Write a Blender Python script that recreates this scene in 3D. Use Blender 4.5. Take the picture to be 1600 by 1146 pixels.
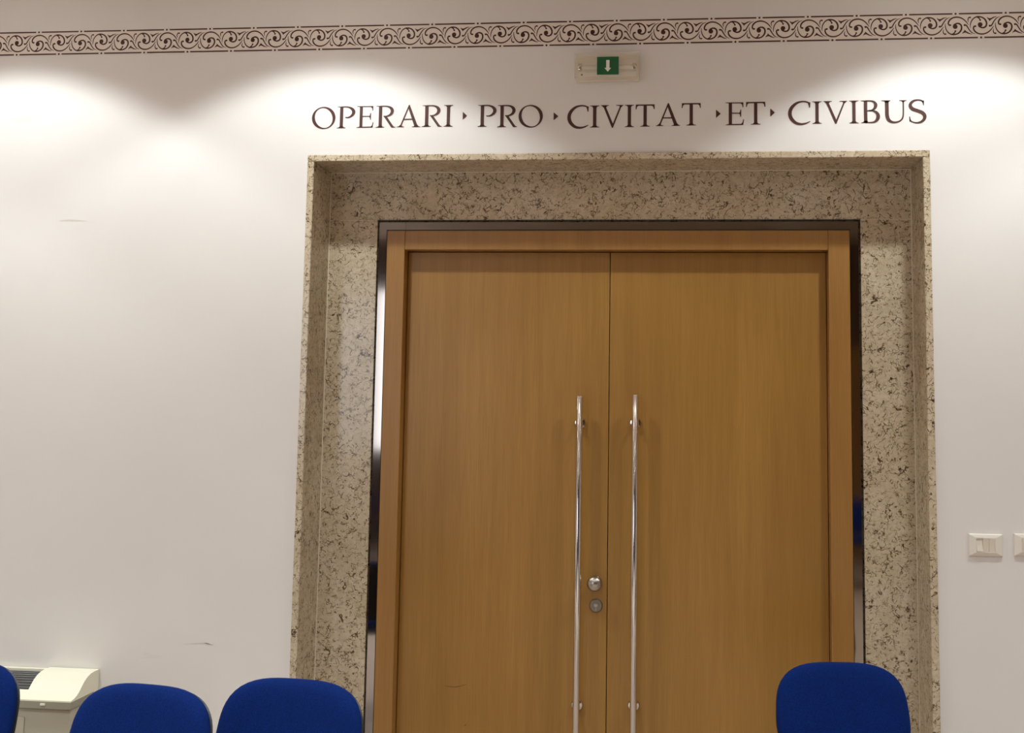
import bpy, bmesh, math, random
from mathutils import Vector, Matrix
random.seed(7)
PI = math.pi
scene = bpy.context.scene
for o in list(bpy.data.objects):
    bpy.data.objects.remove(o)
COL = scene.collection

# ------------------------------------------------------------------ camera
FPX = 1917.6
CAM = Vector((1.49546, -4.75669, 1.65))
YAW, PITCH, ROLL = 0.113834, 0.104732, 0.0151527
PPX, PPY = 44.144, -143.51                       # principal point off the picture's centre (cropped photo)
_r0 = Vector((math.cos(YAW), math.sin(YAW), 0)); _f0 = Vector((-math.sin(YAW), math.cos(YAW), 0)); _u0 = Vector((0, 0, 1))
FWD = math.cos(PITCH) * _f0 + math.sin(PITCH) * _u0
_u = -math.sin(PITCH) * _f0 + math.cos(PITCH) * _u0
RGT = math.cos(ROLL) * _r0 + math.sin(ROLL) * _u
UPV = -math.sin(ROLL) * _r0 + math.cos(ROLL) * _u
cam = bpy.data.cameras.new('camera')
camo = bpy.data.objects.new('camera', cam); COL.objects.link(camo)
cam.sensor_fit = 'HORIZONTAL'; cam.sensor_width = 36.0
cam.lens = FPX / 1600 * 36.0
cam.shift_x = -PPX / 1600; cam.shift_y = PPY / 1600
cam.clip_start = 0.05; cam.clip_end = 100
m = Matrix((RGT, UPV, -FWD)).transposed().to_4x4(); m.translation = CAM
camo.matrix_world = m
scene.camera = camo


def ray(x, y):
    return FWD + RGT * ((x - 800 - PPX) / FPX) - UPV * ((y - 573 - PPY) / FPX)


def at(x, y, Y=0.0):
    """the point of the plane Y = const that the photo shows at pixel x, y"""
    d = ray(x, y)
    return CAM + d * ((Y - CAM.y) / d.y)


# ------------------------------------------------------------------ world and exposure
w = bpy.data.worlds.new('world'); scene.world = w; w.use_nodes = True
w.node_tree.nodes['Background'].inputs[0].default_value = (0.75, 0.72, 0.68, 1)
w.node_tree.nodes['Background'].inputs[1].default_value = 0.05
scene.view_settings.view_transform = 'Standard'
scene.view_settings.look = 'None'
scene.view_settings.gamma = 1
scene.view_settings.use_curve_mapping = False
scene.view_settings.exposure = 0.40

CEIL = 3.55            # ceiling height
LAMP_X = (-2.48, -1.25, 0.10, 1.33, 2.53, 3.73)
LAMP_ROWS = (-0.72, -2.6, -4.4, -6.2)  # two middle rows are added to brighten the lower wall and the room
LAMP_COL = (0.945, 1.0, 1.0)
WALL_ROW_W, FAR_ROW_W = 58.0, 108.0
LAMP_ANGLE, LAMP_BLEND = math.radians(113), 0.24

# ------------------------------------------------------------------ materials


def lin(c):
    return tuple(((v / 255) / 12.92 if v / 255 <= 0.04045 else ((v / 255 + 0.055) / 1.055) ** 2.4) for v in c) + (1,)


class NT:
    def __init__(s, name):
        s.m = bpy.data.materials.new(name); s.m.use_nodes = True
        s.t = s.m.node_tree; s.b = s.t.nodes['Principled BSDF']

    def n(s, typ, **kw):
        n = s.t.nodes.new(typ)
        for k, v in kw.items():
            if k.startswith('_'):
                setattr(n, k[1:], v)
            else:
                n.inputs[k.replace('__', ' ')].default_value = v
        return n

    def l(s, a, b):
        s.t.links.new(a, b)

    def coords(s, scale=(1, 1, 1), which='Object', loc=(0, 0, 0)):
        tc = s.n('ShaderNodeTexCoord'); mp = s.n('ShaderNodeMapping')
        mp.inputs['Scale'].default_value = scale; mp.inputs['Location'].default_value = loc
        s.l(tc.outputs[which], mp.inputs[0]); return mp.outputs[0]

    def ramp(s, fac, stops):
        r = s.n('ShaderNodeValToRGB'); e = r.color_ramp.elements
        while len(e) < len(stops):
            e.new(0.5)
        for i, (p, c) in enumerate(stops):
            e[i].position = p; e[i].color = c if len(c) == 4 else tuple(c) + (1,)
        s.l(fac, r.inputs[0]); return r.outputs[0]

    def mix(s, fac, a, b, mode='MIX'):
        x = s.n('ShaderNodeMix', _data_type='RGBA', _blend_type=mode)
        for sock, v in ((x.inputs[0], fac), (x.inputs[6], a), (x.inputs[7], b)):
            if hasattr(v, 'links'):
                s.l(v, sock)
            else:
                sock.default_value = v
        return x.outputs[2]

    def noise(s, vec, scale, detail=3, rough=0.5, dist=0.0):
        n = s.n('ShaderNodeTexNoise', Scale=scale, Detail=detail, Roughness=rough, Distortion=dist)
        s.l(vec, n.inputs['Vector']); return n.outputs[0]

    def bump(s, h, strength, dist):
        b = s.n('ShaderNodeBump', Strength=strength, Distance=dist)
        s.l(h, b.inputs['Height']); s.l(b.outputs[0], s.b.inputs['Normal'])

    def set(s, **kw):
        for k, v in kw.items():
            s.b.inputs[k.replace('__', ' ')].default_value = v
        return s


def plain(name, col, rough=0.5, metal=0.0, **kw):
    t = NT(name); t.set(Base__Color=col, Roughness=rough, Metallic=metal, **kw); return t.m


def mat_wall(name, col):
    t = NT(name); v = t.coords()
    big = t.noise(v, 1.3, 4, 0.6)
    c = t.mix(t.ramp(big, [(0.35, (0, 0, 0)), (0.7, (1, 1, 1))]), col, tuple(x * 0.965 for x in col[:3]) + (1,))
    sm = t.noise(t.coords((0.9, 1, 3.5), loc=(3.1, 0, 1.7)), 2.2, 5, 0.65)
    c = t.mix(t.ramp(sm, [(0.66, (0, 0, 0)), (0.82, (0.35, 0.35, 0.35))]), c, lin((190, 176, 160)))
    t.l(c, t.b.inputs['Base Color'])
    t.bump(t.noise(v, 190, 3, 0.6), 0.12, 0.002)
    t.set(Roughness=0.62); return t.m


def mat_stone():
    """polished cream limestone full of dark brown fossil squiggles"""
    t = NT('fossil_limestone'); v = t.coords()
    info = t.n('ShaderNodeObjectInfo')
    off = t.n('ShaderNodeVectorMath', _operation='SCALE'); off.inputs['Scale'].default_value = 9.0
    t.l(info.outputs['Random'], off.inputs[0])
    add = t.n('ShaderNodeVectorMath', _operation='ADD'); t.l(v, add.inputs[0]); t.l(off.outputs[0], add.inputs[1])
    v = add.outputs[0]
    cloud = t.noise(v, 9, 5, 0.65, 0.4)
    base = t.ramp(cloud, [(0.28, lin((193, 178, 153))), (0.5, lin((208, 194, 170))), (0.74, lin((221, 208, 186)))])
    fine = t.noise(v, 60, 4, 0.7)
    base = t.mix(t.ramp(fine, [(0.36, (0.55, 0.55, 0.55)), (0.62, (0, 0, 0))]), base, lin((176, 159, 126)))

    def squiggles(scale, lo, hi, mscale, mlo, mhi, dist, seed):
        vv = t.n('ShaderNodeVectorMath', _operation='ADD'); t.l(v, vv.inputs[0]); vv.inputs[1].default_value = seed
        nz = t.n('ShaderNodeTexNoise', Scale=scale * 0.8, Detail=3.0, Roughness=0.6); t.l(vv.outputs[0], nz.inputs['Vector'])
        sc = t.n('ShaderNodeVectorMath', _operation='SCALE'); sc.inputs['Scale'].default_value = dist
        t.l(nz.outputs['Color'], sc.inputs[0])
        ad = t.n('ShaderNodeVectorMath', _operation='ADD'); t.l(vv.outputs[0], ad.inputs[0]); t.l(sc.outputs[0], ad.inputs[1])
        vo = t.n('ShaderNodeTexVoronoi', _feature='DISTANCE_TO_EDGE', Scale=scale); t.l(ad.outputs[0], vo.inputs['Vector'])
        line = t.ramp(vo.outputs['Distance'], [(lo, (1, 1, 1)), (hi, (0, 0, 0))])
        mk = t.noise(ad.outputs[0], mscale, 3, 0.6)
        mask = t.ramp(mk, [(mlo, (0, 0, 0)), (mhi, (1, 1, 1))])
        mu = t.n('ShaderNodeMath', _operation='MULTIPLY'); t.l(line, mu.inputs[0]); t.l(mask, mu.inputs[1])
        return mu.outputs[0]
    def strokes(scale, wid, mscale, mlo, mhi, seed):
        vv = t.n('ShaderNodeVectorMath', _operation='ADD'); t.l(v, vv.inputs[0]); vv.inputs[1].default_value = seed
        nz = t.noise(vv.outputs[0], scale, 1.5, 0.5, 0.9)
        sb = t.n('ShaderNodeMath', _operation='SUBTRACT'); t.l(nz, sb.inputs[0]); sb.inputs[1].default_value = 0.5
        ab = t.n('ShaderNodeMath', _operation='ABSOLUTE'); t.l(sb.outputs[0], ab.inputs[0])
        line = t.ramp(ab.outputs[0], [(wid * 0.35, (1, 1, 1)), (wid, (0, 0, 0))])
        mk = t.noise(vv.outputs[0], mscale, 2, 0.5)
        mask = t.ramp(mk, [(mlo, (0, 0, 0)), (mhi, (1, 1, 1))])
        mu = t.n('ShaderNodeMath', _operation='MULTIPLY'); t.l(line, mu.inputs[0]); t.l(mask, mu.inputs[1])
        return mu.outputs[0]
    s4 = strokes(21, 0.015, 34, 0.49, 0.54, (2.2, 9.1, 3.3))
    s5 = strokes(34, 0.019, 46, 0.48, 0.54, (7.2, 1.1, 5.3))
    s1 = squiggles(34, 0.01, 0.07, 30, 0.56, 0.61, 0.05, (0, 0, 0))
    s2 = squiggles(62, 0.015, 0.10, 44, 0.56, 0.62, 0.028, (4.3, 1.2, 7.7))
    s3 = squiggles(17, 0.006, 0.035, 16, 0.53, 0.60, 0.09, (8.3, 5.2, 2.7))
    c = t.mix(s2, base, lin((122, 98, 66)))
    c = t.mix(s5, c, lin((110, 86, 56)))
    c = t.mix(s4, c, lin((88, 64, 40)))
    c = t.mix(s1, c, lin((96, 72, 46)))
    c = t.mix(s3, c, lin((70, 50, 30)))
    t.l(c, t.b.inputs['Base Color'])
    t.set(Roughness=0.14); t.b.inputs['Specular IOR Level'].default_value = 0.4
    return t.m


def mat_wood(name, a, b, rough=0.33):
    t = NT(name)
    info = t.n('ShaderNodeObjectInfo')
    off = t.n('ShaderNodeVectorMath', _operation='SCALE'); off.inputs['Scale'].default_value = 5.0
    t.l(info.outputs['Random'], off.inputs[0])
    v0 = t.coords((22, 22, 0.9)); ad = t.n('ShaderNodeVectorMath', _operation='ADD')
    t.l(v0, ad.inputs[0]); t.l(off.outputs[0], ad.inputs[1])
    streak = t.noise(ad.outputs[0], 1.0, 6, 0.62, 0.25)
    c = t.ramp(streak, [(0.3, a), (0.5, tuple((x + y) / 2 for x, y in zip(a, b))), (0.72, b)])
    fv = t.coords((240, 240, 6)); fn = t.noise(fv, 1.0, 3, 0.6)
    c = t.mix(t.ramp(fn, [(0.35, (0.26, 0.26, 0.26)), (0.6, (0, 0, 0))]), c, tuple(x * 0.62 for x in a[:3]) + (1,))
    bv = t.coords((2.3, 2.3, 0.6)); bn = t.noise(bv, 1.0, 3, 0.5)
    c = t.mix(t.ramp(bn, [(0.35, (0.0, 0.0, 0.0)), (0.7, (0.4, 0.4, 0.4))]), c, a)
    t.l(c, t.b.inputs['Base Color'])
    t.bump(fn, 0.05, 0.001)
    t.set(Roughness=rough); return t.m


def mat_fabric():
    t = NT('blue_fabric'); v = t.coords()
    wv = t.noise(v, 520, 2, 0.6); g = t.noise(v, 14, 3)
    c = t.ramp(wv, [(0.32, lin((3, 18, 60))), (0.68, lin((7, 42, 114)))])
    c = t.mix(t.ramp(g, [(0.3, (0, 0, 0)), (0.75, (0.3, 0.3, 0.3))]), c, lin((4, 27, 80)))
    t.l(c, t.b.inputs['Base Color'])
    t.bump(wv, 0.35, 0.0012)
    t.set(Roughness=0.95)
    t.b.inputs['Specular IOR Level'].default_value = 0.12
    t.b.inputs['Sheen Weight'].default_value = 0.03
    t.b.inputs['Sheen Tint'].default_value = lin((90, 130, 220))
    return t.m


def mat_brushed(name, col, rough=0.22):
    t = NT(name); v = t.coords((260, 260, 3)); n = t.noise(v, 1.0, 2)
    t.l(t.ramp(n, [(0.3, (rough * 0.75,) * 3), (0.7, (rough * 1.3,) * 3)]), t.b.inputs['Roughness'])
    t.set(Base__Color=col, Metallic=1.0); return t.m


def mat_turned(name, col, rough):
    """steel polished round its axis: highlights run along the bar"""
    t = NT(name); tg = t.n('ShaderNodeTangent', _direction_type='RADIAL', _axis='Z')
    t.l(tg.outputs[0], t.b.inputs['Tangent'])
    t.set(Base__Color=col, Metallic=1.0, Roughness=rough, Anisotropic=0.6, Anisotropic__Rotation=0.25); return t.m


def mat_floor():
    t = NT('hall_floor'); v = t.coords()
    n = t.noise(v, 5, 4, 0.6)
    t.l(t.ramp(n, [(0.3, lin((152, 134, 120))), (0.7, lin((174, 156, 142)))]), t.b.inputs['Base Color'])
    t.set(Roughness=0.4); return t.m


def mat_clear():
    t = NT('clear_plastic')
    t.set(Base__Color=lin((238, 228, 208)), Roughness=0.12, IOR=1.25)
    t.b.inputs['Alpha'].default_value = 0.16
    return t.m


def mat_emit(name, col, st):
    t = NT(name); t.set(Base__Color=col, Roughness=0.5)
    t.b.inputs['Emission Color'].default_value = col
    t.b.inputs['Emission Strength'].default_value = st
    return t.m


M = {
    'wall': mat_wall('white_wall_paint', lin((232, 229, 226))),
    'ceiling': plain('ceiling_paint', lin((198, 178, 160)), 0.8),
    'floor': mat_floor(),
    'stone': mat_stone(),
    'wood': mat_wood('oak_veneer', lin((156, 114, 52)), lin((172, 129, 65))),
    'frame_wood': mat_wood('oak_frame', lin((158, 114, 57)), lin((173, 129, 70))),
    'table_wood': mat_wood('table_wood', lin((150, 110, 66)), lin((182, 142, 92))),
    'chrome': plain('polished_steel', (0.31, 0.28, 0.25, 1), 0.06, 1.0),
    'steel': mat_turned('turned_steel', (0.78, 0.76, 0.74, 1), 0.10),
    'satin': plain('satin_nickel', (0.48, 0.46, 0.41, 1), 0.27, 1.0),
    'lock': plain('dull_nickel', (0.26, 0.245, 0.20, 1), 0.35, 1.0),
    'panel': mat_wood('wall_panelling', lin((88, 64, 44)), lin((108, 82, 58)), 0.5),
    'bright': plain('bright_steel', (0.66, 0.64, 0.6, 1), 0.12, 1.0),
    'fabric': mat_fabric(),
    'shell': plain('black_plastic', (0.012, 0.012, 0.014, 1), 0.45),
    'tube': plain('black_steel_tube', (0.015, 0.015, 0.016, 1), 0.35),
    'paint': plain('brown_stencil_paint', lin((70, 30, 20)), 0.5),
    'band': plain('border_ground_paint', lin((236, 224, 215)), 0.6),
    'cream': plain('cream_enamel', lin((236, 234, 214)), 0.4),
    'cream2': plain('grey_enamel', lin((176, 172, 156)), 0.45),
    'lip': plain('shaded_lip', lin((150, 147, 132)), 0.45),  # shade on the upright band under the cap is put into this grey
    'joint_line': plain('pale_joint', lin((222, 212, 190)), 0.6),
    'scuff': plain('wall_scuff', lin((222, 217, 210)), 0.7),
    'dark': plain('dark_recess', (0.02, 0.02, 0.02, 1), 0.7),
    'slat': plain('grey_slat', lin((104, 104, 104)), 0.4),
    'white': plain('white_plastic', lin((232, 226, 216)), 0.35),
    'rocker': plain('white_rocker', lin((228, 220, 206)), 0.3),
    'base': plain('lamp_housing_plastic', lin((226, 216, 198)), 0.45),
    'clear': mat_clear(),
    'tube_glass': plain('frosted_tube', lin((226, 222, 208)), 0.2),
    'green': plain('green_sign', lin((10, 92, 48)), 0.45),
    'arrow': plain('arrow_white', lin((236, 236, 226)), 0.5),
    'lit': mat_emit('lamp_disc_lit', (1.0, 0.965, 0.87, 1), 30.0),
    'unlit': plain('lamp_disc_unlit', lin((200, 196, 186)), 0.3),
    'pane': mat_emit('window_daylight', (0.86, 0.90, 1.0, 1), 3.0),
}

# ------------------------------------------------------------------ mesh helpers


BOLD = 1.18                                            # painted lines a little heavier than traced


class MB:
    def __init__(s):
        s.bm = bmesh.new()

    def box(s, x0, x1, y0, y1, z0, z1, bev=0.0, seg=2):
        r = bmesh.ops.create_cube(s.bm, size=1.0)
        for v in r['verts']:
            v.co = Vector(((x0 + x1) / 2 + v.co.x * (x1 - x0), (y0 + y1) / 2 + v.co.y * (y1 - y0), (z0 + z1) / 2 + v.co.z * (z1 - z0)))
        if bev > 0:
            ed = list({e for v in r['verts'] for e in v.link_edges})
            bmesh.ops.bevel(s.bm, geom=ed, offset=bev, segments=seg, affect='EDGES', profile=0.5)
        return s

    def prism(s, pts, axis, a, b):
        """polygon pts extruded along axis from a to b; pts fill the two other axes in order"""
        def P(p, t):
            l = list(p); l.insert(axis, t); return l
        A = [s.bm.verts.new(P(p, a)) for p in pts]; B = [s.bm.verts.new(P(p, b)) for p in pts]
        n = len(pts)
        s.bm.faces.new(A); s.bm.faces.new(B[::-1])
        for i in range(n):
            s.bm.faces.new((A[i], B[i], B[(i + 1) % n], A[(i + 1) % n]))
        return s

    def tube(s, path, r, seg=12, flat=1.0, cap=True):
        pts = [Vector(p) for p in path]; rings = []
        up = None
        for i, p in enumerate(pts):
            d = (pts[min(i + 1, len(pts) - 1)] - pts[max(i - 1, 0)]).normalized()
            if up is None:
                up = Vector((0, 0, 1)) if abs(d.z) < 0.9 else Vector((0, 1, 0))
            sx = d.cross(up).normalized(); up2 = sx.cross(d).normalized(); up = up2
            rr = r[i] if isinstance(r, (list, tuple)) else r
            rings.append([s.bm.verts.new(p + sx * math.cos(2 * PI * k / seg) * rr + up2 * math.sin(2 * PI * k / seg) * rr * flat) for k in range(seg)])
        for a, b in zip(rings, rings[1:]):
            for k in range(seg):
                s.bm.faces.new((a[k], a[(k + 1) % seg], b[(k + 1) % seg], b[k]))
        if cap:
            s.bm.faces.new(rings[0][::-1]); s.bm.faces.new(rings[-1])
        return s

    def lathe(s, prof, origin, axis='Y', seg=24):
        """profile of (radius, along) turned about an axis through origin; axis -Y means 'along' points to the room"""
        o = Vector(origin); rings = []
        for r, a in prof:
            ring = []
            for k in range(seg):
                c, q = math.cos(2 * PI * k / seg) * r, math.sin(2 * PI * k / seg) * r
                d = Vector((c, -a, q)) if axis == 'Y' else Vector((c, q, a))
                ring.append(s.bm.verts.new(o + d))
            rings.append(ring)
        for a, b in zip(rings, rings[1:]):
            for k in range(seg):
                s.bm.faces.new((a[k], a[(k + 1) % seg], b[(k + 1) % seg], b[k]))
        s.bm.faces.new(rings[0][::-1]); s.bm.faces.new(rings[-1])
        return s

    # flat paint in the plane y = const
    def poly(s, pts, y):
        s.bm.faces.new([s.bm.verts.new((p[0], y, p[1])) for p in pts]); return s

    def disc(s, c, r, y, seg=14):
        return s.poly([(c[0] + r * math.cos(2 * PI * k / seg), c[1] + r * math.sin(2 * PI * k / seg)) for k in range(seg)], y)

    def stroke(s, path, y, sub=5):
        """path of (x, z, width): a smooth painted line of changing width"""
        P = [tuple(p) for p in path]; E = [P[0]] + P + [P[-1]]; pts = []
        for i in range(1, len(E) - 2):
            p0, p1, p2, p3 = E[i - 1:i + 3]
            for j in range(sub):
                t = j / sub
                pts.append(tuple(0.5 * (2 * b + (c - a) * t + (2 * a - 5 * b + 4 * c - d) * t * t + (3 * b - a - 3 * c + d) * t ** 3)
                                 for a, b, c, d in zip(p0, p1, p2, p3)))
        pts.append(P[-1]); L = []; R = []
        for i, p in enumerate(pts):
            q0, q1 = pts[max(i - 1, 0)], pts[min(i + 1, len(pts) - 1)]
            dx, dz = q1[0] - q0[0], q1[1] - q0[1]; n = math.hypot(dx, dz) or 1
            nx, nz = -dz / n * p[2] * BOLD / 2, dx / n * p[2] * BOLD / 2
            L.append(s.bm.verts.new((p[0] + nx, y, p[1] + nz))); R.append(s.bm.verts.new((p[0] - nx, y, p[1] - nz)))
        for i in range(len(pts) - 1):
            s.bm.faces.new((L[i], L[i + 1], R[i + 1], R[i]))
        return s

    def xform(s, mat):
        bmesh.ops.transform(s.bm, matrix=mat, verts=s.bm.verts[:]); return s

    def mesh(s, name, mat, smooth=None):
        bmesh.ops.recalc_face_normals(s.bm, faces=s.bm.faces[:])
        me = bpy.data.meshes.new(name); s.bm.to_mesh(me); s.bm.free()
        me.materials.append(M[mat])
        if smooth:
            for p in me.polygons:
                p.use_smooth = True
            try:
                me.set_sharp_from_angle(angle=math.radians(smooth))
            except Exception:
                pass
        return me

    def build(s, name, mat, parent=None, smooth=None):
        return link(name, s.mesh(name, mat, smooth), parent)


def link(name, me, parent=None):
    o = bpy.data.objects.new(name, me); COL.objects.link(o)
    if parent:
        o.parent = parent
    return o


def empty(name, loc=(0, 0, 0), rz=0.0, parent=None):
    o = bpy.data.objects.new(name, None); COL.objects.link(o)
    o.location = loc; o.rotation_euler = (0, 0, rz); o.empty_display_size = 0.1
    if parent:
        o.parent = parent
    return o


def tag(o, label=None, cat=None, group=None, kind=None):
    for k, v in (('label', label), ('category', cat), ('group', group), ('kind', kind)):
        if v:
            o[k] = v
    return o


def copy_tree(o, parent=None):
    c = o.copy(); COL.objects.link(c); c.parent = parent
    for ch in list(o.children):
        copy_tree(ch, c)
    return c


# ------------------------------------------------------------------ the room
XL, XR, YF = -4.2, 6.4, -9.0
PW, PT, PD, ST = 2.4429, 2.6361, 0.2355, 0.0268      # portal: width, top, depth, slab thickness
WT = 0.45
b = MB()
b.prism([(XL, 0), (0, 0), (0, PT), (PW, PT), (PW, 0), (XR, 0), (XR, CEIL), (XL, CEIL)], 1, 0.0, WT)
wall = b.build('wall_back', 'wall'); tag(wall, 'white painted wall around the wooden double door', kind='structure')
tag(MB().box(XL - 0.2, XL, YF, 0, 0, CEIL).build('wall_left', 'wall'), 'white painted side wall', kind='structure')
tag(MB().box(XR, XR + 0.2, YF, 0, 0, CEIL).build('wall_right', 'wall'), 'white painted side wall at the switches end', kind='structure')
tag(MB().box(XL - 0.2, XR + 0.2, YF - 0.2, YF, 0, CEIL).build('wall_front', 'panel'), 'wood panelled wall across the room', kind='structure')
tag(MB().box(XL - 0.2, XR + 0.2, YF - 0.2, WT, -0.1, 0).build('floor', 'floor'), 'beige floor of the hall', kind='structure')
tag(MB().box(XL - 0.2, XR + 0.2, YF - 0.2, WT, CEIL, CEIL + 0.1).build('ceiling', 'ceiling'), 'beige ceiling with recessed lamps', kind='structure')

# ------------------------------------------------------------------ recessed lamps in the ceiling, the two middle rows added as fill


def downlight(x, y, watts, lit, label, grp, blend):
    t = empty('ceiling_downlight', (x, y, CEIL)); tag(t, label, 'ceiling lamp', grp)
    MB().lathe([(0.085, 0.0), (0.10, -0.001), (0.10, -0.006), (0.082, -0.012), (0.078, -0.004)], (0, 0, 0), 'Z', 28).build('trim_ring', 'white', t, 40)
    MB().lathe([(0.076, 0.0), (0.076, -0.004), (0.07, -0.006)], (0, 0, 0), 'Z', 28).build('lens', 'lit' if lit else 'unlit', t, 40)
    if lit:
        l = bpy.data.lights.new('downlight_lamp', 'SPOT'); l.energy = watts; l.color = LAMP_COL
        l.spot_size = LAMP_ANGLE; l.spot_blend = blend; l.shadow_soft_size = 0.05
        lo = bpy.data.objects.new('downlight_lamp', l); COL.objects.link(lo); lo.parent = t; lo.location = (0, 0, -0.02)
    return t


for yi, ly in enumerate(LAMP_ROWS):
    for xi, lx in enumerate(LAMP_X):
        off = (xi == 3 and yi in (0, 3))
        where = ('nearest the door wall', 'added for fill, second from the door wall', 'added for fill, third from the door wall', 'farthest from the door')[yi]
        nth = ('first', 'second', 'third', 'fourth', 'fifth', 'sixth')[xi]
        downlight(lx, ly, WALL_ROW_W if yi == 0 else FAR_ROW_W, not off,
                  '%s ceiling lamp, %s from the heater end in the row %s' % ('unlit' if off else 'lit', nth, where), 'round recessed ceiling lamps', LAMP_BLEND if yi == 0 else 0.9)

# ------------------------------------------------------------------ far side of the room, seen mirrored in the polished steel
win = MB().box(-2.95, -1.25, YF + 0.001, YF + 0.02, 1.1, 2.95).build('window_1', 'pane'); tag(win, 'tall window in the wall across the room', kind='structure')
fr = MB()
for x in (-3.0, -2.12, -1.28):
    fr.box(x, x + 0.07, YF + 0.002, YF + 0.06, 1.03, 3.02)
fr.build('window_frame', 'white', win)
for z in (1.03, 2.95):
    MB().box(-3.0, -1.21, YF + 0.002, YF + 0.062, z, z + 0.07).build('window_rail', 'white', win)
d2 = MB().box(2.75, 4.15, YF + 0.001, YF + 0.05, 0.0, 2.35, 0.004).build('door_2', 'wood'); tag(d2, 'wooden door in the wall across the room', kind='structure')
for x0, x1, z0, z1 in ((2.85, 3.42, 0.15, 1.05), (3.48, 4.05, 0.15, 1.05), (2.85, 3.42, 1.2, 2.2), (3.48, 4.05, 1.2, 2.2)):
    MB().box(x0, x1, YF + 0.05, YF + 0.062, z0, z1, 0.005).build('door_panel', 'frame_wood', d2)

# ------------------------------------------------------------------ stone surround
trim = empty('trim_1', (PW / 2, 0, 0)); tag(trim, 'polished cream fossil limestone surround of the double door', kind='structure')
OX = PW / 2


def slab(name, x0, x1, y0, y1, z0, z1, bev=0.0025, pts=None):
    bb = MB()
    if pts:
        bb.prism([(p[0] - OX, p[1]) for p in pts], 1, y0, y1)
        bmesh.ops.bevel(bb.bm, geom=bb.bm.edges[:], offset=bev, segments=1, affect='EDGES')
    else:
        bb.box(x0 - OX, x1 - OX, y0, y1, z0, z1, bev, 1)
    return bb.build(name, 'stone', trim)


PR = -0.012                                            # the slabs stand a little proud of the plaster
HZ = 2.4075                                            # lower edge of the head slab
slab('jamb_slab', 0, ST, PR, PD + 0.03, 0, PT - ST - 0.0006, pts=None)
slab('jamb_slab', PW - ST, PW, PR, PD + 0.03, 0, PT - ST - 0.0006)
slab('head_slab', 0, PW, PR, PD + 0.03, PT - ST, PT)
slab('face_slab', ST + 0.0006, PW - ST - 0.0006, PD, PD + 0.03, HZ, PT - ST - 0.0006, 0.0012)
slab('face_slab', ST + 0.0006, 0.2345, PD, PD + 0.03, 0, HZ - 0.0008, 0.0012)
slab('face_slab', 2.2155, PW - ST - 0.0006, PD, PD + 0.03, 0, HZ - 0.0008, 0.0012)

def joint_line(x0, x1, z0, z1):
    MB().box(x0 - OX, x1 - OX, PD - 0.0012, PD + 0.004, z0, z1).build('joint_strip', 'joint_line', trim)  # thin pale strip along the edges of the face slabs


joint_line(ST, ST + 0.0035, 0, PT - ST - 0.003); joint_line(PW - ST - 0.0035, PW - ST, 0, PT - ST - 0.003); joint_line(ST, PW - ST, PT - ST - 0.003, PT - ST)
joint_line(ST + 0.004, 0.2340, HZ - 0.0022, HZ); joint_line(2.216, PW - ST - 0.004, HZ - 0.0022, HZ)

# ------------------------------------------------------------------ door
CX0, CX1, CZ = 0.235, 2.215, 2.4055                    # outer edge of the steel strip
WX0, WX1, WZ = 0.2765, 2.1725, 2.362                   # outer edge of the wooden frame
FX0, FX1, FZ = 0.353, 2.088, 2.282                     # opening of the wooden frame
GAPX = 1.2085
LY = PD + 0.068                                        # face of the leaves
door = empty('door_1', (GAPX, PD, 0)); tag(door, 'oak double door with two long steel pull bars', kind='structure')


def dmb(bb, name, mat, parent=None, smooth=None):
    bb.xform(Matrix.Translation((-GAPX, -PD, 0)))
    return bb.build(name, mat, parent or door, smooth)


# steel strip: outer lip turned back to the stone, flat polished face, mitred corners
SY0, SY1, LIP = PD - 0.004, PD + 0.02, 0.009


def strip_section(u0, u1, flip):
    """(offset across, y) outline of the strip between outer edge u0 and inner edge u1"""
    s = 1 if u1 > u0 else -1
    return [(u0, PD + 0.012), (u0 + s * LIP, SY0), (u1 - s * 0.0008, SY0), (u1 - s * 0.0008, SY1), (u0, SY1)]


def strip_vertical(outer, inner, s):
    bb = MB(); sec = strip_section(outer, inner, 0)
    A = [bb.bm.verts.new((u, y, 0)) for u, y in sec]
    B = [bb.bm.verts.new((u, y, CZ - abs(u - outer) - 0.0004)) for u, y in sec]
    bb.bm.faces.new(A); bb.bm.faces.new(B[::-1])
    for i in range(len(sec)):
        j = (i + 1) % len(sec); bb.bm.faces.new((A[i], A[j], B[j], B[i]))
    return dmb(bb, 'steel_strip', 'chrome')


def strip_head(x0, x1, mit0, mit1):
    bb = MB(); sec = [(CZ - (u - CX0), y) for u, y in strip_section(CX0, WX0, 0)]
    A = [bb.bm.verts.new((x0 + (CZ - z if mit0 else 0), y, z)) for z, y in sec]
    B = [bb.bm.verts.new((x1 - (CZ - z if mit1 else 0), y, z)) for z, y in sec]
    bb.bm.faces.new(A); bb.bm.faces.new(B[::-1])
    for i in range(len(sec)):
        j = (i + 1) % len(sec); bb.bm.faces.new((A[i], A[j], B[j], B[i]))
    return dmb(bb, 'steel_strip', 'chrome')


strip_vertical(CX0, WX0, 1); strip_vertical(CX1, WX1, -1)
strip_head(CX0, 0.3555, True, False); strip_head(0.3567, CX1, False, True)

# wooden frame: two jambs and a head, stop behind
FY = PD - 0.001
dmb(MB().box(WX0, FX0, FY, PD + 0.16, 0, WZ, 0.002), 'frame_jamb', 'frame_wood')
dmb(MB().box(FX1, WX1, FY, PD + 0.16, 0, WZ, 0.002), 'frame_jamb', 'frame_wood')
dmb(MB().box(FX0 + 0.0006, FX1 - 0.0006, FY, PD + 0.16, FZ, WZ, 0.002), 'frame_head', 'frame_wood')


def leaf(x0, x1):
    return dmb(MB().box(x0, x1, LY, LY + 0.045, 0.006, FZ - 0.003, 0.0018), 'door_leaf', 'wood')


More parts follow.
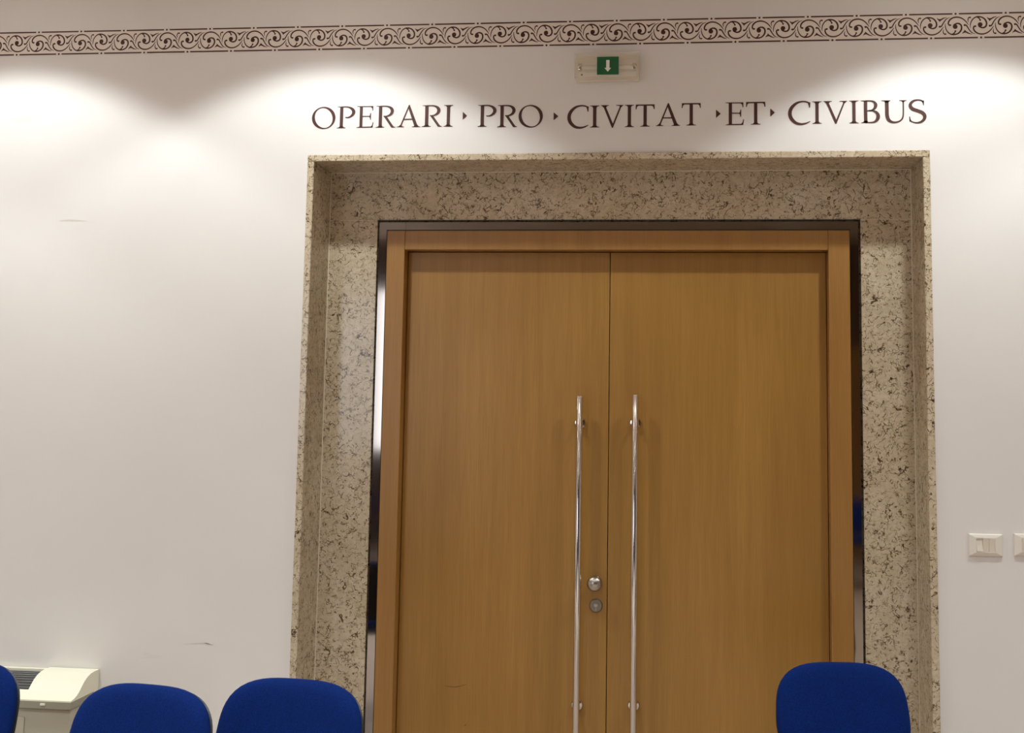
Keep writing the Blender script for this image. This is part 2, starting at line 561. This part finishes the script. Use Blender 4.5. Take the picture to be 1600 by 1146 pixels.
leaf_a = leaf(FX0 + 0.002, GAPX - 0.0014); leaf_b = leaf(GAPX + 0.0014, FX1 - 0.002)
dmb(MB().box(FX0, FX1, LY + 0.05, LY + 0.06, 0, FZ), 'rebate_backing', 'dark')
BY = LY - 0.062                                        # axis of the pull bars
for lf, bx, zt, zs in ((leaf_a, 1.0925, 1.683, (1.573, 0.452)), (leaf_b, 1.3185, 1.690, (1.577, 0.460))):
    dmb(MB().lathe([(0.0005, 0.332), (0.0125, 0.332), (0.014, 0.334), (0.014, zt - 0.002), (0.0125, zt), (0.0005, zt)], (bx, BY, 0), 'Z', 28), 'pull_bar', 'steel', lf, 40)
    for z in zs:
        dmb(MB().lathe([(0.0005, 0.0), (0.0245, 0.0), (0.0245, 0.006), (0.021, 0.012), (0.0085, 0.014), (0.0085, 0.055), (0.0005, 0.055)], (bx - 0.0005, LY, z), 'Y', 24), 'standoff', 'bright', lf, 35)
dmb(MB().lathe([(0.0005, 0), (0.027, 0), (0.027, 0.004), (0.0235, 0.008), (0.012, 0.012), (0.011, 0.022), (0.020, 0.030), (0.0285, 0.040), (0.031, 0.050), (0.028, 0.060), (0.019, 0.067), (0.008, 0.070), (0.0005, 0.0705)],
               (1.160, LY, 0.935), 'Y', 32), 'door_knob', 'satin', leaf_a, 60)
dmb(MB().lathe([(0.0005, 0), (0.0265, 0), (0.0265, 0.005), (0.024, 0.008), (0.0005, 0.0085)], (1.1635, LY, 0.843), 'Y', 32), 'lock_rose', 'lock', leaf_a, 40)
lk = MB().lathe([(0.0005, 0.0084), (0.0085, 0.0084), (0.0080, 0.0105), (0.0005, 0.0108)], (1.1635, LY, 0.846), 'Y', 20)
lk.box(1.1623, 1.1647, LY - 0.0112, LY - 0.0086, 0.824, 0.842)
dmb(lk, 'lock_cylinder', 'satin', leaf_a, 40)
# old scratch marks on the veneer
for x, y, dx, dz in ((712, 1072, 0.045, 0.012), (727, 1133, 0.006, 0.008), (1170, 725, 0.022, 0.006), (966, 462, 0.03, 0.012)):
    p = at(x, y, LY)
    dmb(MB().stroke([(p.x - dx, p.z - dz * 0.2, 0.0006), (p.x, p.z - dz * 0.4, 0.0016), (p.x + dx, p.z + dz * 0.6, 0.0006)], LY - 0.0004),
        'scratch', 'paint' if y > 800 else 'frame_wood', leaf_a if p.x < GAPX else leaf_b)

# ------------------------------------------------------------------ painted border on the wall
X0, PER, ZF, BH = -1.18505, 0.186766, 3.17192, 0.095389
border = empty('painted_border', (0, 0, ZF - BH / 2), parent=wall); tag(border, 'brown stencilled scroll border with dotted lines along the wall top')
PY = -0.0012
U = PER / 1213.0                                       # one traced unit


def T(pts):
    """traced points (x, y[, width]) of the photo's pattern, straightened, about the border's axis"""
    out = []
    for p in pts:
        x = (p[0] - 818) * U; z = (480 - (p[1] + 0.026 * (p[0] - 818))) * U
        out.append((x, z) + ((p[2] * U,) if len(p) > 2 else ()))
    return out


def scroll():
    bb = MB()
    bb.stroke(T([(563, 556, 8), (561, 500, 16), (569, 440, 20), (590, 378, 22), (630, 318, 24), (680, 278, 26), (735, 258, 28), (800, 260, 30), (860, 277, 30),
                 (910, 315, 32), (945, 370, 34), (957, 430, 34), (945, 488, 34), (912, 525, 34), (862, 540, 32), (815, 528, 32), (783, 500, 44), (780, 470, 50)]), PY)
    bb.disc(T([(802, 458)])[0], 58 * U, PY, 18)
    bb.stroke(T([(705, 268, 8), (745, 275, 26), (775, 293, 28), (797, 325, 22), (803, 345, 18)]), PY)
    bb.disc(T([(804, 343)])[0], 23 * U, PY)
    bb.stroke(T([(686, 497, 26), (655, 508, 30), (638, 545, 30), (650, 600, 32), (690, 652, 32), (748, 687, 30), (820, 702, 30), (900, 694, 28), (970, 664, 26), (1030, 618, 24), (1082, 556, 20), (1124, 490, 10)]), PY)
    bb.disc(T([(683, 503)])[0], 24 * U, PY)
    bb.stroke(T([(1172, 682, 22), (1146, 682, 24), (1122, 655, 22), (1114, 612, 18), (1130, 556, 6)]), PY)
    bb.disc(T([(1170, 679)])[0], 21 * U, PY)
    bb.stroke(T([(1035, 488, 30), (1068, 484, 28), (1094, 448, 26), (1122, 396, 24), (1162, 334, 22), (1212, 282, 18), (1290, 250, 5)]), PY)
    bb.disc(T([(1034, 489)])[0], 26 * U, PY)
    bb.poly(T([(966, 258), (985, 278), (1025, 296), (1062, 292), (1115, 262), (1200, 242), (1205, 252), (1135, 284), (1085, 318), (1056, 340), (1030, 372), (1016, 340), (990, 312), (974, 290)]), PY)
    return bb


me_b = scroll().mesh('scroll_motif', 'paint')
fl = scroll(); fl.xform(Matrix.Scale(-1, 4, (0, 0, 1))); me_a = fl.mesh('scroll_motif', 'paint')
DASH = 0.82 * PER
me_dash = MB().poly([(-PER / 2 + 0.012, -0.0028), (PER / 2 - 0.012, -0.0028), (PER / 2 - 0.012, 0.0028), (-PER / 2 + 0.012, 0.0028)], PY).mesh('line_dash', 'paint')
me_dot = MB().disc((0, 0), 0.0042, PY, 10).mesh('dot', 'paint')
n0, n1 = -15, 40
o = MB().poly([(X0 + n0 * PER, -BH / 2), (X0 + n1 * PER, -BH / 2), (X0 + n1 * PER, BH / 2), (X0 + n0 * PER, BH / 2)], -0.0006).build('border_ground', 'band', border)
for n in range(n0, n1):
    for me, nm, xx, zz in ((me_a, 'scroll_motif', n * PER, 0), (me_b, 'scroll_motif', (n + 0.5) * PER, 0),
                           (me_dash, 'line_dash', (n + 0.5) * PER, BH / 2), (me_dash, 'line_dash', n * PER, -BH / 2),
                           (me_dot, 'dot', n * PER, BH / 2), (me_dot, 'dot', (n + 0.5) * PER, -BH / 2)):
        q = link(nm, me, border); q.location = (X0 + xx, 0, zz)

# ------------------------------------------------------------------ lettering
SER = 0.042


def serif(bb, x0, x1, v, s0, s1, up):
    """thin slab serif x0..x1 at height v with little brackets to the stem s0..s1; up = +1 for a foot, -1 for a head serif"""
    h = SER * up
    bb.poly([(x0, v), (x1, v), (x1, v + h * 0.6), (s1 + 0.05, v + h), (s1, v + h * 2.4), (s0, v + h * 2.4), (s0 - 0.05, v + h), (x0, v + h * 0.6)], 0)


def glyph(ch):
    bb = MB(); P = lambda *p: bb.poly(p, 0); S = lambda *p: bb.stroke(p, 0)

    def stem(a, c, x0, x1, y0=0.0, y1=1.0, foot=True, head=True):
        P((a, y0), (c, y0), (c, y1), (a, y1))
        if foot:
            serif(bb, x0, x1, 0, a, c, 1)
        if head:
            serif(bb, x0, x1, 1, a, c, -1)
    if ch == 'I':
        stem(0.138, 0.292, 0, 0.43); return bb, 0.43
    if ch in 'PRB':
        w_ = {'P': 0.83, 'R': 0.895, 'B': 0.83}[ch]
        P((0.13, 0), (0.282, 0), (0.282, 0.98), (0.13, 0.98))
        serif(bb, 0, 0.40 if ch != 'B' else 0.2, 0, 0.14, 0.272, 1)
        P((0.01, 1), (0.3, 1), (0.3, 0.955), (0.14, 0.955), (0.01, 0.98))
        if ch == 'P':
            S((0.2, 0.975, 0.05), (0.42, 0.978, 0.05), (0.58, 0.945, 0.07), (0.71, 0.86, 0.11), (0.765, 0.745, 0.13), (0.72, 0.62, 0.105), (0.6, 0.52, 0.07), (0.48, 0.487, 0.05), (0.38, 0.50, 0.04))
        elif ch == 'R':
            S((0.2, 0.975, 0.05), (0.42, 0.978, 0.05), (0.58, 0.95, 0.07), (0.70, 0.87, 0.11), (0.745, 0.76, 0.125), (0.70, 0.63, 0.105), (0.58, 0.545, 0.07), (0.46, 0.515, 0.05), (0.35, 0.52, 0.04))
            P((0.345, 0.535), (0.50, 0.505), (0.80, 0.075), (0.83, 0.045), (0.895, 0.025), (0.895, 0.0), (0.745, -0.012), (0.70, 0.02))
        else:
            S((0.2, 0.978, 0.05), (0.40, 0.978, 0.05), (0.56, 0.94, 0.08), (0.64, 0.86, 0.115), (0.66, 0.77, 0.125), (0.61, 0.65, 0.10), (0.5, 0.57, 0.06), (0.38, 0.545, 0.045), (0.26, 0.54, 0.04))
            S((0.36, 0.545, 0.045), (0.52, 0.54, 0.06), (0.68, 0.47, 0.10), (0.76, 0.34, 0.135), (0.745, 0.2, 0.135), (0.64, 0.07, 0.09), (0.48, 0.024, 0.055), (0.2, 0.022, 0.045))
        return bb, w_
    if ch == 'O':
        n = 56; A = []; B = []
        for k in range(n):
            t = 2 * PI * k / n
            A.append(bb.bm.verts.new((0.55 + 0.55 * math.cos(t), 0, 0.48 + 0.525 * math.sin(t))))
            px, pz = 0.415 * math.cos(t), 0.468 * math.sin(t); r = 0.16
            B.append(bb.bm.verts.new((0.55 + px * math.cos(r) - pz * math.sin(r) * 0.9, 0, 0.48 + px * math.sin(r) * 0.25 + pz)))
        for k in range(n):
            bb.bm.faces.new((A[k], A[(k + 1) % n], B[(k + 1) % n], B[k]))
        return bb, 1.10
    if ch == 'C':
        S((0.945, 0.90, 0.05), (0.80, 0.968, 0.055), (0.60, 0.985, 0.06), (0.36, 0.915, 0.09), (0.15, 0.72, 0.125), (0.07, 0.49, 0.135), (0.125, 0.25, 0.135), (0.32, 0.05, 0.11), (0.55, -0.012, 0.085), (0.77, 0.02, 0.06), (0.955, 0.105, 0.03))
        P((0.94, 0.955), (0.968, 0.94), (0.955, 0.71), (0.915, 0.71), (0.885, 0.84), (0.86, 0.93))
        return bb, 0.965
    if ch == 'E':
        P((0.148, 0), (0.298, 0), (0.298, 1), (0.148, 1))
        P((0, 1), (0.83, 1), (0.83, 0.955), (0.155, 0.955), (0, 0.98)); P((0, 0), (0.155, 0), (0.155, 0.05), (0, 0.02))
        P((0.83, 1), (0.825, 0.78), (0.79, 0.78), (0.77, 0.90), (0.70, 0.955))
        P((0.28, 0.545), (0.70, 0.545), (0.70, 0.5), (0.28, 0.5)); P((0.725, 0.68), (0.725, 0.36), (0.69, 0.36), (0.665, 0.47), (0.62, 0.52), (0.665, 0.57), (0.69, 0.68))
        P((0.155, 0), (0.82, 0), (0.82, 0.05), (0.155, 0.05)); P((0.82, 0), (0.86, 0.25), (0.825, 0.25), (0.79, 0.12), (0.72, 0.045), (0.7, 0))
        return bb, 0.86
    if ch == 'T':
        P((0.362, 0), (0.513, 0), (0.513, 0.98), (0.362, 0.98)); serif(bb, 0.22, 0.655, 0, 0.37, 0.505, 1)
        P((0.01, 1), (0.865, 1), (0.865, 0.94), (0.01, 0.94))
        P((0.01, 1), (0.0, 0.78), (0.04, 0.78), (0.065, 0.89), (0.14, 0.955)); P((0.865, 1), (0.875, 0.78), (0.835, 0.78), (0.81, 0.89), (0.735, 0.955))
        return bb, 0.875
    if ch == 'A':
        P((0.12, 0.02), (0.195, 0.02), (0.555, 0.91), (0.545, 1.04), (0.53, 1.02))
        P((0.545, 1.045), (0.585, 1.045), (1.0, 0.02), (0.835, 0.02), (0.515, 0.90))
        P((0.28, 0.395), (0.76, 0.395), (0.76, 0.34), (0.26, 0.34))
        serif(bb, 0, 0.335, 0, 0.13, 0.19, 1); serif(bb, 0.715, 1.10, 0, 0.85, 0.98, 1)
        return bb, 1.10
    if ch == 'V':
        P((0.09, 0.98), (0.205, 0.98), (0.575, 0.13), (0.535, -0.025), (0.515, -0.025))
        P((0.90, 0.98), (0.97, 0.98), (0.565, -0.025), (0.52, -0.025), (0.53, 0.1))
        serif(bb, 0, 0.37, 1, 0.105, 0.235, -1); serif(bb, 0.71, 1.05, 1, 0.90, 0.955, -1)
        return bb, 1.05
    if ch == 'U':
        S((0.24, 0.99, 0.14), (0.24, 0.6, 0.14), (0.245, 0.33, 0.14), (0.30, 0.15, 0.13), (0.42, 0.045, 0.10), (0.58, 0.015, 0.075), (0.76, 0.05, 0.065), (0.90, 0.16, 0.06), (0.955, 0.33, 0.055), (0.965, 0.6, 0.055), (0.965, 0.99, 0.055))
        serif(bb, 0, 0.40, 1, 0.17, 0.31, -1); serif(bb, 0.79, 1.115, 1, 0.94, 0.99, -1)
        return bb, 1.115
    if ch == 'S':
        S((0.66, 0.92, 0.05), (0.54, 0.985, 0.055), (0.40, 1.0, 0.06), (0.23, 0.965, 0.085), (0.10, 0.86, 0.11), (0.075, 0.73, 0.13), (0.18, 0.60, 0.14), (0.40, 0.52, 0.13), (0.60, 0.43, 0.14), (0.70, 0.30, 0.135),
          (0.67, 0.14, 0.115), (0.54, 0.03, 0.08), (0.36, -0.015, 0.06), (0.18, 0.015, 0.05), (0.04, 0.09, 0.05))
        P((0.64, 0.985), (0.685, 0.97), (0.675, 0.76), (0.64, 0.76), (0.62, 0.86), (0.56, 0.96)); P((0.015, 0.27), (0.05, 0.27), (0.075, 0.15), (0.13, 0.05), (0.02, 0.06))
        return bb, 0.77
    P((0, 0), (1, 0.5), (0, 1)); return bb, 1.0


insc = empty('inscription', (PW / 2, 0, 2.76), parent=wall); tag(insc, 'brown serif letters OPERARI PRO CIVITAT ET CIVIBUS over the door')
# letter, left px, right px, baseline px, top px (photograph)
LET = [('O', 487, 523.8, 200.5, 167.3), ('P', 526.3, 554.2, 200.6, 166.6), ('E', 557, 583.4, 199.8, 166.0), ('R', 587, 617.5, 199.6, 165.5), ('A', 620.5, 656.3, 198.9, 165.5),
       ('R', 659.3, 690.3, 198.3, 164.6), ('I', 693.3, 707.3, 198.0, 164.3), ('>', 723, 729.6, 187.4, 174.8),
       ('P', 746.2, 775, 198.2, 164.2), ('R', 777, 807.8, 198.8, 164.4), ('O', 810, 848, 198.2, 164.2), ('>', 865, 872.2, 188.3, 175.6),
       ('C', 886.6, 919.5, 199.5, 165.0), ('I', 921.8, 936.4, 199.5, 165.1), ('V', 938.8, 974, 199.0, 164.4), ('I', 976.2, 990.5, 198.8, 164.0), ('T', 993, 1022.8, 198.0, 163.4),
       ('A', 1025, 1062.6, 197.0, 162.8), ('T', 1065, 1095, 196.2, 161.3), ('>', 1118.8, 1126, 184.6, 171.4),
       ('E', 1133.7, 1162.6, 195.6, 160.2), ('T', 1165.6, 1196, 194.8, 159.4), ('>', 1203.6, 1210.8, 182.6, 169.6),
       ('C', 1231.8, 1266.3, 193.8, 158.5), ('I', 1269.4, 1284, 193.6, 158.6), ('V', 1287, 1324, 193.0, 158.0), ('I', 1327.2, 1341.6, 192.9, 157.4), ('B', 1345.5, 1374.6, 192.4, 157.2),
       ('U', 1377.6, 1417, 192.0, 156.9), ('S', 1420.2, 1447.4, 191.6, 156.5)]
cache = {}
for ch, xa, xb, yb, yt in LET:
    if ch not in cache:
        g, wd = glyph(ch); cache[ch] = (g.mesh('letter' if ch != '>' else 'separator_mark', 'paint'), wd)
    me, wd = cache[ch]
    p0 = at(xa, yb); p1 = at(xb, yb); pt = at((xa + xb) / 2, yt)
    q = link('letter' if ch != '>' else 'separator_mark', me, insc)
    q.location = (p0.x - PW / 2, -0.0012, (p0.z + p1.z) / 2 - 2.76)
    q.scale = ((p1.x - p0.x) / wd, 1, pt.z - (p0.z + p1.z) / 2)

# scuffs on the plaster beside the stone
for pts in (((283, 1007, .0004), (300, 1006, .0022), (318, 1005, .003), (331, 1008, .0004)), ((318, 1003, .0004), (326, 1007, .003), (336, 1007, .0004)), ((92, 345, .0005), (112, 344, .006), (138, 346, .0005))):
    P3 = [(at(x, y).x, at(x, y).z, w_) for x, y, w_ in pts]
    q = MB().stroke(P3, -0.0008).build('scuff_mark', 'scuff', wall)

# ------------------------------------------------------------------ emergency exit light
EX0, EX1, EZ0, EZ1, EY = 1.083, 1.335, 2.922, 3.020, -0.075
ecx, ecz = (EX0 + EX1) / 2, (EZ0 + EZ1) / 2
ex = empty('emergency_light', (ecx, 0, ecz)); tag(ex, 'clear emergency exit light with green arrow sign above the door', 'exit light')
hw, hh = (EX1 - EX0) / 2, (EZ1 - EZ0) / 2
MB().box(-hw, hw, -0.022, -0.0008, -hh, hh, 0.004).build('housing', 'base', ex, 40)
rf = MB().prism([(-0.022, -hh * 0.75), (-0.022, hh * 0.75), (-0.030, hh * 0.35), (-0.030, -hh * 0.35)], 0, -hw + 0.012, hw - 0.012)
rf.build('reflector', 'white', ex)
MB().tube([(-hw + 0.026, -0.044, 0.0), (hw - 0.026, -0.044, 0.0)], 0.008, 14).build('tube_lamp', 'tube_glass', ex, 40)
for s in (-1, 1):
    hb = MB().box(-0.007, 0.007, -0.056, -0.028, -0.013, 0.013, 0.002)
    hb.tube([(-0.011, -0.047, 0.004), (0.009, -0.047, 0.004)], 0.005, 10)
    h_ = hb.build('lamp_holder', 'bright', ex, 30); MB().box(-0.004, 0.004, -0.0575, -0.0555, -0.0085, -0.0005).build('contact_screw', 'dark', h_); h_.location = (s * (hw - 0.020), 0, 0)
# clear cover: five thin walls
cv = MB(); th = 0.002
cv.box(-hw, hw, EY, EY + th, -hh, hh, 0.0006)
cv.box(-hw, -hw + th, EY + th, -0.022, -hh, hh); cv.box(hw - th, hw, EY + th, -0.022, -hh, hh)
cv.box(-hw + th, hw - th, EY + th, -0.022, hh - th, hh); cv.box(-hw + th, hw - th, EY + th, -0.022, -hh, -hh + th)
cv.build('clear_cover', 'clear', ex)
pa, pb = at(932.8, 117.0, EY), at(966.8, 88.6, EY)
sg = MB().box(pa.x - ecx, pb.x - ecx, EY - 0.003, EY, pa.z - ecz, pb.z - ecz, 0.0004).build('arrow_sign', 'green', ex)
ac = ((pa.x + pb.x) / 2 - ecx, (pa.z + pb.z) / 2 - ecz); ah = (pb.z - pa.z)
ar = MB().prism([(ac[0] + u * ah, ac[1] + v * ah) for u, v in ((-0.09, 0.31), (0.09, 0.31), (0.09, -0.13), (0.185, -0.13), (0.0, -0.34), (-0.185, -0.13), (-0.09, -0.13))], 1, EY - 0.0036, EY - 0.0029)
ar.build('arrow', 'arrow', sg)
pl_ = at(909, 117, EY)
MB().lathe([(0.0005, 0), (0.0032, 0), (0.0025, 0.0015), (0.0005, 0.002)], (pl_.x - ecx, EY, pl_.z - ecz), 'Y', 12).build('status_lamp', 'dark', ex)

# ------------------------------------------------------------------ wall switches


def switch_plate(x, z, label, pattern):
    t = empty('light_switch', (x, 0, z)); tag(t, label, 'light switch', 'white switch plates beside the door')
    w2, h2, iw, ih = 0.0600, 0.0405, 0.0335, 0.0235
    bb = MB(); loops = []
    for (a, c, y) in ((w2, h2, -0.0006), (w2, h2, -0.005), (w2 - 0.003, h2 - 0.003, -0.0075), (iw + 0.004, ih + 0.004, -0.0105), (iw, ih, -0.0105), (iw, ih, -0.003)):
        loops.append([bb.bm.verts.new((sx * a, y, sz * c)) for sx, sz in ((-1, -1), (1, -1), (1, 1), (-1, 1))])
    for A, B in zip(loops, loops[1:]):
        for k in range(4):
            bb.bm.faces.new((A[k], A[(k + 1) % 4], B[(k + 1) % 4], B[k]))
    bb.bm.faces.new(loops[-1])
    bb.build('cover_plate', 'white', t)
    cw = iw * 2 / 3
    for k in range(3):
        xa = -iw + k * cw + 0.0005; xb = xa + cw - 0.001
        if pattern[k] == 'r':                          # rocker standing out at its lower end
            bb = MB().prism([(-0.003, -ih + 0.0006), (-0.0135, -ih + 0.0006), (-0.0095, 0), (-0.0075, ih - 0.0006), (-0.003, ih - 0.0006)], 0, xa, xb)
        else:                                          # rocker standing out at its upper end
            bb = MB().prism([(-0.003, -ih + 0.0006), (-0.0072, -ih + 0.0006), (-0.0095, 0), (-0.0125, ih - 0.0006), (-0.003, ih - 0.0006)], 0, xa, xb)
        bb.build('rocker', 'rocker', t)
    return t


s0, s1 = at(1513, 850), at(1566, 851)
switch_plate((s0.x + s1.x) / 2, s0.z - 0.003, 'white triple light switch beside the stone surround, wholly in view', 'rff')
s2 = at(1584, 850)
switch_plate(s2.x + 0.06, s2.z - 0.003, 'white light switch plate cut by the picture edge', 'ffr')

# ------------------------------------------------------------------ fan coil unit under the wall
FCX1, FCD, FCT = -0.775, 0.225, 0.582                  # right end, depth, top
FCX0 = FCX1 - 1.32
fc = empty('fan_coil_unit', ((FCX0 + FCX1) / 2, -FCD / 2, 0)); tag(fc, 'cream floor-standing fan coil heater with grille top against the wall', 'heater')
fox, foy = (FCX0 + FCX1) / 2, -FCD / 2


def fmb(bb, name, mat, parent=None, smooth=None):
    bb.xform(Matrix.Translation((-fox, -foy, 0))); return bb.build(name, mat, parent or fc, smooth)


CAPW = 0.205
ZL = 0.478                                             # lower edge of the curved caps
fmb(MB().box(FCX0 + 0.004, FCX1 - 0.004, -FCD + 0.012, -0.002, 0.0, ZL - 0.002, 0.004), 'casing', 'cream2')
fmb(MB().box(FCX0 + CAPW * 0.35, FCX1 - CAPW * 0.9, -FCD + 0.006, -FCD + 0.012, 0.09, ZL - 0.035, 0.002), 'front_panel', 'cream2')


def cap_profile():
    pts = [(-0.003, ZL), (-0.003, FCT)]
    for y, z in ((-0.045, FCT), (-0.075, FCT - 0.003), (-0.100, FCT - 0.010), (-0.122, FCT - 0.021), (-0.142, FCT - 0.036), (-0.160, FCT - 0.051), (-0.178, FCT - 0.062), (-0.200, FCT - 0.069), (-FCD, FCT - 0.073)):
        pts.append((y, z))
    pts += [(-FCD, ZL + 0.002)]
    return pts


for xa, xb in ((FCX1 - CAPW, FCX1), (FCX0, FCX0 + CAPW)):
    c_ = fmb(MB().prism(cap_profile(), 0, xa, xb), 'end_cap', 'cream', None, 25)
    fmb(MB().box(xa - 0.0008, xb + 0.0004, -FCD - 0.0012, -0.04, ZL, ZL + 0.0265, 0.001), 'hinge_band', 'lip', c_)
    fmb(MB().box((xa + xb) / 2 - 0.016, (xa + xb) / 2 + 0.002, -FCD - 0.006, -FCD, ZL + 0.012, ZL + 0.020, 0.001), 'latch', 'cream', c_)
gx0, gx1 = FCX0 + CAPW, FCX1 - CAPW
fmb(MB().box(gx0, gx1, -0.020, -0.002, ZL, FCT - 0.004, 0.002), 'back_rail', 'cream')
fmb(MB().prism([(-FCD + 0.002, ZL), (-FCD + 0.002, FCT - 0.075), (-0.185, FCT - 0.066), (-0.160, FCT - 0.053), (-0.155, FCT - 0.053), (-0.155, ZL)], 0, gx0, gx1), 'front_rail', 'cream')
fmb(MB().box(gx0, gx1, -0.155, -0.02, ZL, FCT - 0.075), 'grille_tray', 'dark')
for k in range(9):
    f = (k + 0.5) / 9
    y = -0.024 - f * 0.128; z = FCT - 0.012 - 0.050 * f ** 1.6
    fmb(MB().box(gx0 + 0.001, gx1 - 0.001, y - 0.0035, y + 0.0035, z - 0.012, z, 0.001, 1), 'grille_slat', 'slat')

# ------------------------------------------------------------------ conference chairs


def make_chair():
    t = empty('conference_chair')
    HWD, ZB, ZT, REC = 0.222, 0.485, 0.79, math.radians(16)
    zc, bh = (ZB + ZT) / 2, (ZT - ZB) / 2

    def pad(a, h, thick, y_front, curv, rings=9, seg=64, n=3.1, taper=0.045):
        """cushion with a rounded edge; front towards -Y, concave to the sitter"""
        bb = MB(); L = []

        def co(th, r, y):
            c, s = math.cos(th), math.sin(th)
            k = (abs(c) ** n + abs(s) ** n) ** (-1 / n)
            return (a * (1 - taper * s * k) * c * k * r, y, h * s * k * r)
        prof = []
        for i in range(1, rings + 1):
            r = i / rings; r = 1 - (1 - r) ** 1.8
            prof.append((r, -thick * (1 - r ** 7) ** 0.5))
        prof += [(0.985, thick * 0.35), (0.93, thick * 0.5), (0.5, thick * 0.5)]
        for r, y in prof:
            L.append([bb.bm.verts.new(co(2 * PI * k / seg, r, y)) for k in range(seg)])
        cv0 = bb.bm.verts.new((0, -thick, 0)); cv1 = bb.bm.verts.new((0, thick * 0.5, 0))
        for k in range(seg):
            bb.bm.faces.new((cv0, L[0][k], L[0][(k + 1) % seg])); bb.bm.faces.new((cv1, L[-1][(k + 1) % seg], L[-1][k]))
        for A, B in zip(L, L[1:]):
            for k in range(seg):
                bb.bm.faces.new((A[k], B[k], B[(k + 1) % seg], A[(k + 1) % seg]))
        for v in bb.bm.verts:
            v.co.y += y_front - curv * v.co.x ** 2
        return bb
    RX = Matrix.Rotation(-REC, 4, 'X')
    backm = Matrix.Translation((0, 0.235, zc)) @ RX
    bp = pad(HWD, bh / math.cos(REC) * 1.0, 0.030, 0.0, 0.35); bp.xform(backm); bp.build('backrest', 'fabric', t, 60)
    bs = pad(HWD - 0.002, bh / math.cos(REC) - 0.003, 0.011, 0.022, 0.35); bs.xform(backm); bs.build('back_shell', 'shell', t, 60)
    sm_ = Matrix.Translation((0, -0.02, 0.435)) @ Matrix.Rotation(math.radians(-87), 4, 'X')
    sp = pad(0.188, 0.205, 0.030, 0.0, 0.0, n=3.0, taper=0.0)
    sp.xform(Matrix.Translation((0, -0.02, 0.445)) @ Matrix.Rotation(-PI / 2, 4, 'X')); sp.build('seat', 'fabric', t, 60)
    ss = pad(0.185, 0.202, 0.010, 0.0, 0.0, n=3.0, taper=0.0)
    ss.xform(Matrix.Translation((0, -0.02, 0.425)) @ Matrix.Rotation(-PI / 2, 4, 'X')); ss.build('seat_shell', 'shell', t, 60)
    for s in (-1, 1):
        MB().tube([(s * 0.172, -0.17, 0.405), (s * 0.175, -0.20, 0.395), (s * 0.178, -0.225, 0.36), (s * 0.180, -0.245, 0.012)], 0.0125, 12).build('leg', 'tube', t, 50)
        MB().tube([(s * 0.172, 0.13, 0.405), (s * 0.175, 0.165, 0.395), (s * 0.178, 0.195, 0.36), (s * 0.180, 0.27, 0.012)], 0.0125, 12).build('leg', 'tube', t, 50)
        MB().tube([(s * 0.172, -0.175, 0.405), (s * 0.172, 0.135, 0.405)], 0.0125, 12).build('side_rail', 'tube', t, 50)
        MB().tube([(s * 0.10, 0.02, 0.412), (s * 0.10, 0.19, 0.412), (s * 0.10, 0.225, 0.428), (s * 0.10, 0.246, 0.46), (s * 0.10, 0.288, 0.62)], 0.011, 12).build('back_support', 'tube', t, 50)
        for yy in (-0.245, 0.27):
            MB().lathe([(0.0005, 0.0), (0.015, 0.0), (0.016, 0.02), (0.0135, 0.03), (0.0005, 0.031)], (s * 0.180, yy, 0.0), 'Z', 14).build('foot_cap', 'shell', t, 50)
    MB().tube([(-0.172, -0.10, 0.400), (0.172, -0.10, 0.400)], 0.010, 10).build('cross_rail', 'tube', t, 50)
    MB().tube([(-0.172, 0.08, 0.400), (0.172, 0.08, 0.400)], 0.010, 10).build('cross_rail', 'tube', t, 50)
    return t


TOPOFF = Vector((0, 0.235 + 0.1525 * math.tan(math.radians(16)), 0))      # top centre of the back, from the chair's origin
SPOTS = [  # px of the top centre of the back, turn, label
    (-54, 1030, -6, 1.03, 'blue chair at the picture edge in front of the heater'),
    (238, 1070, -10, 1.03, 'blue chair before the plain wall, turned to show its black back shell'),
    (466, 1061, -6, 1.03, 'blue chair before the plain wall and stone, nearest the double door'),
    (1309, 1035, 7, 1.0, 'blue chair standing alone in front of the wooden door leaf and steel strip'),
]
proto = make_chair()
for i, (px, py, deg, sc, lab) in enumerate(SPOTS):
    c_ = proto if i == 0 else copy_tree(proto)
    d = ray(px, py); p = CAM + d * ((0.79 * sc - CAM.z) / d.z)
    rz = math.radians(deg)
    off = Matrix.Rotation(rz, 3, 'Z') @ TOPOFF * sc; c_.scale = (sc, sc, sc)
    c_.location = (p.x - off.x, p.y - off.y, 0); c_.rotation_euler = (0, 0, rz)
    tag(c_, lab, 'chair', 'blue conference chairs along the wall')
    print('chair', i, c_.location)

# row of the same chairs across the room, mirrored in the steel strip beside the door
for i, x in enumerate((-2.3, -1.75, -1.2, -0.65, 2.6, 3.15, 3.7)):
    c_ = copy_tree(proto); c_.scale = (1, 1, 1); c_.location = (x, -6.6, 0); c_.rotation_euler = (0, 0, PI)
    tag(c_, 'blue chair %s from the window side in the row across the room' % ('first', 'second', 'third', 'fourth', 'fifth', 'sixth', 'seventh')[i], 'chair', 'blue conference chairs across the room')
